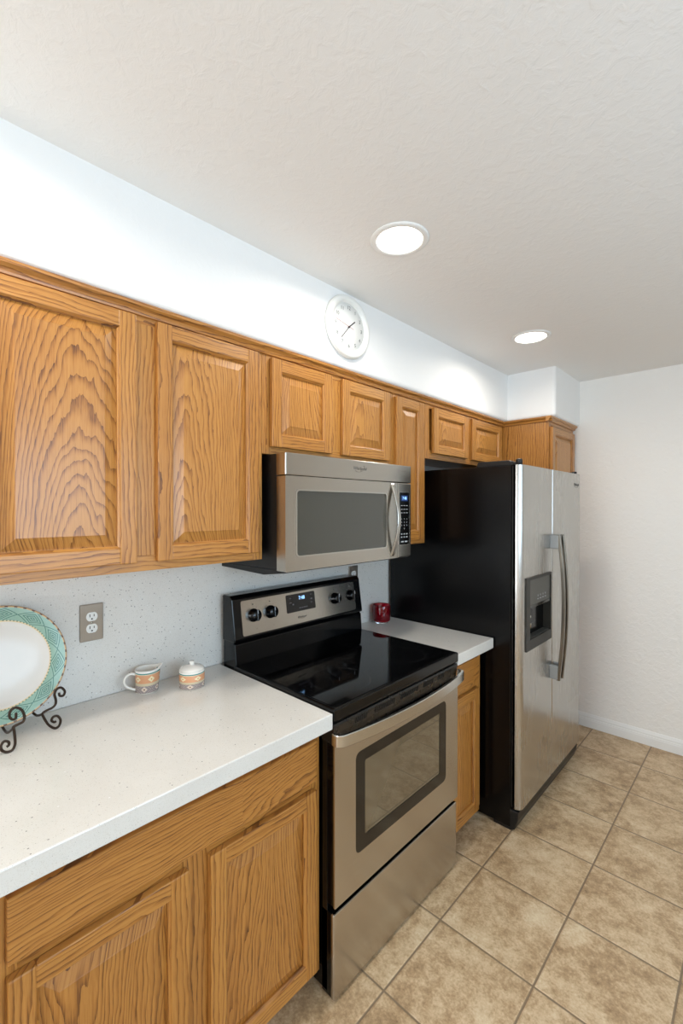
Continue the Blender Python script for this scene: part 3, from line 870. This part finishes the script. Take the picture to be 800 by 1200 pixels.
for k in range(6): add_box(bm, (DXB + 0.004 + 0.006 * k, dy0 + 0.05, dz0 + 0.050), (DXB + 0.007 + 0.006 * k, dy1 - 0.016, dz0 + 0.054))
part('drip_tray', bm, GRAPH, fd)
# handles
def fridge_handle(y, par):
    bm = B()
    hp = [(0.828, y, 1.410), (0.836, y, 1.34), (0.848, y, 1.20), (0.853, y, 1.03), (0.848, y, 0.86), (0.836, y, 0.72), (0.828, y, 0.640)]
    add_tube(bm, hp, 0.008, 16, n=6, ry=0.009, ref=(1, 0, 0))
    h = part('handle', bm, HANDLE_DK, par)
    bm = B(); add_box(bm, (DXF - 0.002, y - 0.010, 1.335), (0.829, y + 0.010, 1.408), 0.004)
    part('handle_mount', bm, GREYPL, par, 'grey plastic handle mount')
    bm = B(); add_box(bm, (DXF - 0.002, y - 0.010, 0.643), (0.829, y + 0.010, 0.716), 0.004)
    part('handle_mount', bm, GREYPL, par, 'grey plastic handle mount')
fridge_handle(2.508, fd); fridge_handle(2.560, rd)
# hinge covers on top
bm = B(); add_prism(bm, [(0.55, 1.757), (0.735, 1.757), (0.735, 1.774), (0.72, 1.782), (0.56, 1.782)], 1, FY0 + 0.012, FY0 + 0.075, 0, 0.003); add_lathe(bm, [(0.016, 1.757), (0.016, 1.782), (0.012, 1.787), (0, 1.787)], (0.760, FY0 + 0.034, 0), 16); add_box(bm, (0.73, FY0 + 0.02, 1.7575), (0.762, FY0 + 0.05, 1.771), 0.002); part('hinge_cover', bm, BLACK_SATIN, t)
bm = B(); add_prism(bm, [(0.60, 1.757), (0.735, 1.757), (0.735, 1.766), (0.60, 1.772)], 1, FY1 - 0.06, FY1, 0, 0.002); add_lathe(bm, [(0.014, 1.757), (0.014, 1.774), (0, 1.776)], (0.758, FY1 + 0.005, 0), 16); add_box(bm, (0.73, FY1 - 0.03, 1.7575), (0.760, FY1 + 0.012, 1.770), 0.002); part('hinge_cover', bm, BLACK_SATIN, t)

# ---------------------------------------------------------------- outlets
def outlet(label, y, z):
    t = thing('wall_outlet', label, 'outlet', loc=(0, y, z))
    bm = B(); add_rrect(bm, y - 0.0355, y + 0.0355, z - 0.061, z + 0.061, 0.0003, 0.007, 0.004, bev=0.002); part('cover_plate', bm, ST_PLATE, t)
    for s in (1, -1):
        zc = z + 0.0195 * s
        bm = B(); pts = []
        for k in range(24):
            a = 2 * PI * k / 24; pts.append((y + 0.0172 * math.cos(a), zc + max(-0.0142, min(0.0142, 0.0172 * math.sin(a)))))
        add_prism(bm, pts, 0, 0.006, 0.0082); rc = part('receptacle', bm, WHITE, t, 'white receptacle face')
        bm = B()
        add_box(bm, (0.0078, y - 0.0075, zc - 0.001), (0.0086, y - 0.0052, zc + 0.0085)); add_box(bm, (0.0078, y + 0.0052, zc + 0.0), (0.0086, y + 0.0075, zc + 0.0075))
        add_lathe(bm, [(0.0026, 0.0078), (0.0026, 0.0086), (0, 0.0086)], (0, y, zc - 0.0075), 12, axis='X'); part('slot', bm, SLOT, rc)
    bm = B(); add_lathe(bm, [(0.0032, 0.006), (0.0030, 0.0082), (0, 0.0084)], (0, y, z), 14, axis='X'); part('screw', bm, CHROME, t)
outlet('brushed metal duplex outlet on the backsplash above the creamer', 0.5087, 1.172)
outlet('metal outlet plate peeking out between the range backguard and the microwave', 1.8030, 1.178)

# ---------------------------------------------------------------- creamer and sugar bowl
H = 0.080
t = thing('creamer', 'small china creamer with orange and grey bands, pouring lip and loop handle', 'creamer', loc=(0.062, 0.666, 0.9142))
bm = B(); t2 = bmesh.new()
prof = [(0.033, 0.0), (0.0365, 0.002), (0.0375, 0.006), (0.0372, H * 0.9), (0.0385, H), (0.0360, H), (0.0345, H * 0.9), (0.0345, 0.006), (0.0, 0.005)]
seg = 48; rings = []
for r_, h in prof:
    ring = []
    for k in range(seg):
        a = 2 * PI * k / seg
        lip = math.exp(-((((a - R(75) + PI) % (2 * PI)) - PI) / 0.42) ** 2) * max(0, (h / H - 0.78) / 0.22)
        rr = r_ * (1 + 0.36 * lip); hh = h + 0.009 * lip
        ring.append(t2.verts.new((rr * math.cos(a), rr * math.sin(a), hh)))
    rings.append(ring)
for A, Bq in zip(rings, rings[1:]):
    for k in range(seg): t2.faces.new((A[k], A[(k + 1) % seg], Bq[(k + 1) % seg], Bq[k]))
t2.faces.new(rings[0][::-1])
bmesh.ops.remove_doubles(t2, verts=list(t2.verts), dist=1e-6)
bmesh.ops.recalc_face_normals(t2, faces=list(t2.faces))
for f in t2.faces: f.smooth = True
merge(bm, t2)
for f in bm.faces:
    c = f.calc_center_median(); f.material_index = 0 if (math.hypot(c.x, c.y) > 0.0358 and c.z < H * 0.93) else 1
obj('body', bm, [banded(H), CHINA], t)
bm = B()
a = R(-105)
def hpt(r_, z): return (r_ * math.cos(a), r_ * math.sin(a), z)
add_tube(bm, [hpt(0.034, 0.062), hpt(0.050, 0.068), hpt(0.066, 0.060), hpt(0.071, 0.044), hpt(0.064, 0.027), hpt(0.050, 0.018), hpt(0.034, 0.010)], 0.0042, 10); obj('handle', bm, CHINA, t)

HS = 0.062
t = thing('sugar_bowl', 'small lidded china sugar bowl with orange and grey bands, nearer the range', 'sugar bowl', loc=(0.140, 0.793, 0.9142))
bm = B(); add_lathe(bm, [(0.038, 0.0), (0.0425, 0.002), (0.0435, 0.006), (0.0435, HS * 0.93), (0.0425, HS), (0.039, HS), (0.039, 0.006), (0, 0.005)], seg=48); obj('body', bm, banded(HS), t)
bm = B(); add_lathe(bm, [(0.0385, HS - 0.006), (0.0388, HS + 0.0005), (0.0430, HS + 0.001), (0.0425, HS + 0.0035), (0.036, HS + 0.010), (0.022, HS + 0.0155), (0.008, HS + 0.0175), (0.0072, HS + 0.020), (0.0095, HS + 0.025), (0.0080, HS + 0.0295), (0.0, HS + 0.031)], seg=40); obj('lid', bm, CHINA, t)

# ---------------------------------------------------------------- candle
t = thing('candle_holder', 'ruby red glass candle jar on the short countertop beside the refrigerator', 'candle', loc=(0.070, 1.966, 0.9142))
bm = B(); add_lathe(bm, [(0.0, 0.010), (0.043, 0.010), (0.0475, 0.014), (0.049, 0.020), (0.0490, 0.098), (0.0480, 0.1005), (0.0465, 0.098), (0.0465, 0.020), (0.0, 0.016)], seg=48); obj('jar', bm, RUBY, t)
bm = B(); add_lathe(bm, [(0.0, 0.0), (0.034, 0.0), (0.036, 0.002), (0.032, 0.006), (0.036, 0.0098), (0.0, 0.0098)], seg=40); obj('foot', bm, CLEAR, t, 'clear glass foot')
bm = B(); add_lathe(bm, [(0.0, 0.0165), (0.0460, 0.0205), (0.0460, 0.044), (0.03, 0.043), (0.0, 0.042)], seg=40); obj('wax', bm, WAX, t)
bm = B(); add_tube(bm, [(0, 0, 0.041), (0.001, 0, 0.052)], 0.0012, 6, n=0); obj('wick', bm, SLOT, t)

# ---------------------------------------------------------------- plate and stand
PR, PIN = 0.164, 0.119
tilt = math.atan2(0.066, 0.3115)
prof = [(0.0, 0.0), (0.085, 0.0), (0.092, -0.003), (0.096, -0.003), (0.100, 0.0015), (PIN - 0.004, 0.0095), (PIN + 0.003, 0.0135), (PR - 0.004, 0.0195), (PR, 0.0215),
        (PR - 0.002, 0.0235), (PR - 0.006, 0.0230), (PIN, 0.0165), (PIN - 0.006, 0.0125), (0.100, 0.0052), (0.05, 0.0045), (0.0, 0.0045)]
bm = B(); add_lathe(bm, prof, seg=96)
for f in bm.faces: f.smooth = True
o = obj('plate', bm, plate_mat(PIN, PR)); o['label'] = 'round china plate with a teal diamond border, leaning upright on the iron stand'; o['category'] = 'plate'
# local Z points out of the wall (+X) and a little up
o.matrix_world = Matrix.Translation((0.052, 0.2535, 1.106)) @ Matrix(((0, -math.sin(tilt), math.cos(tilt), 0), (1, 0, 0, 0), (0, math.cos(tilt), math.sin(tilt), 0), (0, 0, 0, 1)))

t = thing('plate_stand', 'dark iron scroll plate stand on the left countertop, holding the teal plate', 'plate stand', loc=(0.12, 0.2535, 0.914))
def scroll(X, pts): return [(X, y, z) for y, z in pts]
A1 = [(0.2647, 1.0133), (0.264, 0.9993), (0.2563, 0.9989), (0.2506, 1.0094), (0.2534, 1.0233), (0.2641, 1.0273), (0.2765, 1.0177), (0.2827, 1.0005), (0.281, 0.9859), (0.2701, 0.9814), (0.2593, 0.9783)]
A1l = [(0.2593, 0.9803), (0.2602, 0.9707), (0.2622, 0.9475), (0.2621, 0.9301), (0.2559, 0.9185), (0.2438, 0.9180), (0.234, 0.9270), (0.2329, 0.9394), (0.2395, 0.9477), (0.2485, 0.9425), (0.249, 0.9341), (0.2439, 0.9314)]
A2 = [(0.3776, 1.0163), (0.3794, 1.0075), (0.3884, 1.0056), (0.3921, 1.017), (0.3831, 1.03), (0.3723, 1.029), (0.3662, 1.0165), (0.3693, 0.9991), (0.3686, 0.987), (0.3614, 0.9791), (0.3474, 0.9755), (0.3380, 0.9722)]
A2l = [(0.336, 0.9671), (0.3438, 0.9473), (0.3524, 0.9311), (0.3665, 0.9179), (0.3772, 0.9213), (0.3809, 0.9366), (0.3737, 0.9504), (0.3631, 0.9519), (0.3585, 0.9433), (0.3648, 0.9359), (0.3701, 0.9374)]
rw = 0.0034
YC = 0.2535
bm = B(); add_tube(bm, scroll(0.200, A1 + A1l[1:]), rw, 8); add_tube(bm, [(0.200, 0.2600, 0.976), (0.140, 0.2575, 0.943), (0.090, 0.2560, 0.938), (0.062, 0.2550, 0.950), (0.045, YC, 0.985)], rw, 8); part('front_scroll_leg', bm, IRON, t)
for s in (1, -1):
    mir = lambda P: [(x, YC + s * (y - YC), z) for x, y, z in P]
    bm = B(); add_tube(bm, mir(scroll(0.145, A2)), rw, 8); add_tube(bm, mir(scroll(0.145, A2l)), rw, 8)
    add_tube(bm, mir([(0.145, 0.338, 0.9722), (0.143, 0.336, 0.9671)]), rw, 8, n=2)
    add_tube(bm, mir([(0.144, 0.337, 0.969), (0.112, 0.334, 0.955), (0.088, 0.330, 0.952), (0.062, 0.310, 0.975), (0.045, YC, 1.0)]), rw, 8)
    part('side_scroll_leg', bm, IRON, t)
bm = B(); add_tube(bm, [(0.048, YC, 0.960), (0.045, YC, 1.0), (0.030, YC, 1.05), (0.020, YC, 1.10), (0.016, YC, 1.16)], rw, 8); add_tube(bm, [(0.048, YC, 0.962), (0.034, YC, 0.935), (0.016, YC, 0.9178)], rw, 8); part('back_spine', bm, IRON, t)

# ---------------------------------------------------------------- clock
t = thing('wall_clock', 'round white wall clock with thin grey hands, high on the soffit', 'clock', loc=(0.337, 1.402, 2.310))
X0, CY, CZ, CR = 0.3374, 1.391, 2.308, 0.131
bm = B(); add_lathe(bm, [(CR - 0.012, X0), (CR - 0.002, X0 + 0.003), (CR, X0 + 0.012), (CR - 0.006, X0 + 0.022), (CR - 0.018, X0 + 0.026), (CR - 0.030, X0 + 0.020), (CR - 0.034, X0 + 0.012), (0.0, X0 + 0.012)], (0, CY, CZ), 64, axis='X'); part('case', bm, plain('white clock plastic', (236, 236, 232), 0.35), t)
bm = B(); add_lathe(bm, [(CR - 0.0345, X0 + 0.0118), (CR - 0.0345, X0 + 0.0128), (0.0, X0 + 0.0128)], (0, CY, CZ), 48, axis='X'); fc = part('dial', bm, plain('clock dial paper', (243, 243, 240), 0.6), t)
NUM = plain('clock numeral grey', (120, 120, 118), 0.6)
for n in range(1, 13):
    bm = B(); a = R(90 - 30 * n); merge(bm, text_bm(str(n), 0.021, (X0 + 0.0132, CY + 0.079 * math.cos(a), CZ + 0.079 * math.sin(a)), (0, 1, 0), (0, 0, 1)))
    part('numeral', bm, NUM, fc)
def hand(name, ang, length, back, w, h, mat):
    a = R(90 - ang); d = Vector((0, math.cos(a), math.sin(a))); c = Vector((X0 + h, CY, CZ))
    bm = B(); add_tube(bm, [c - d * back, c + d * length], w, 8, n=0, ry=0.0005, ref=tuple(d.cross(Vector((1, 0, 0))))); part(name, bm, mat, t)
DKH = plain('clock hand charcoal', (62, 54, 54), 0.5)
hand('hour_hand', 50, 0.048, 0.010, 0.0024, 0.0145, DKH)
hand('minute_hand', 221, 0.072, 0.010, 0.0016, 0.0158, DKH)
hand('second_hand', 280, 0.080, 0.026, 0.0007, 0.0170, plain('clock hand red', (170, 110, 105), 0.5))
bm = B(); add_lathe(bm, [(0.0045, X0 + 0.013), (0.0045, X0 + 0.0178), (0, X0 + 0.018)], (0, CY, CZ), 16, axis='X'); part('hub', bm, DKH, t)

# ---------------------------------------------------------------- recessed lamps
def lamp(label, x, y, seen=True):
    t = thing('recessed_light', label, 'ceiling light', 'recessed ceiling lights', loc=(x, y, ZC))
    bm = B(); add_lathe(bm, [(0.098, 0.0), (0.0975, -0.003), (0.092, -0.0055), (0.080, -0.006), (0.0765, -0.004), (0.0765, 0.0)], seg=56); obj('trim_ring', bm, TRIMW, t)
    bm = B(); add_lathe(bm, [(0.0, -0.0032), (0.074, -0.0032), (0.0765, -0.002), (0.0765, -0.0003), (0.0, -0.0003)], seg=48); obj('lens', bm, LENS, t, 'glowing round lens')
    d = bpy.data.lights.new('lamp_light', 'AREA'); d.shape = 'DISK'; d.size = 0.14; d.energy = LAMP_POWER; d.color = LAMP_COL; d.spread = R(165)
    o = bpy.data.objects.new('lamp_light', d); C.objects.link(o); o.parent = t; o.location = (0, 0, -0.008)
    return t
lamp('lit recessed ceiling light nearer the camera, above the range', 0.7238, 1.236)
lamp('lit recessed ceiling light farther away, above the refrigerator', 0.7145, 2.411)
lamp('lit recessed ceiling light outside the photo, over the left countertop', 0.724, 0.062)
lamp('lit recessed ceiling light outside the photo, behind the camera', 0.724, -1.112)
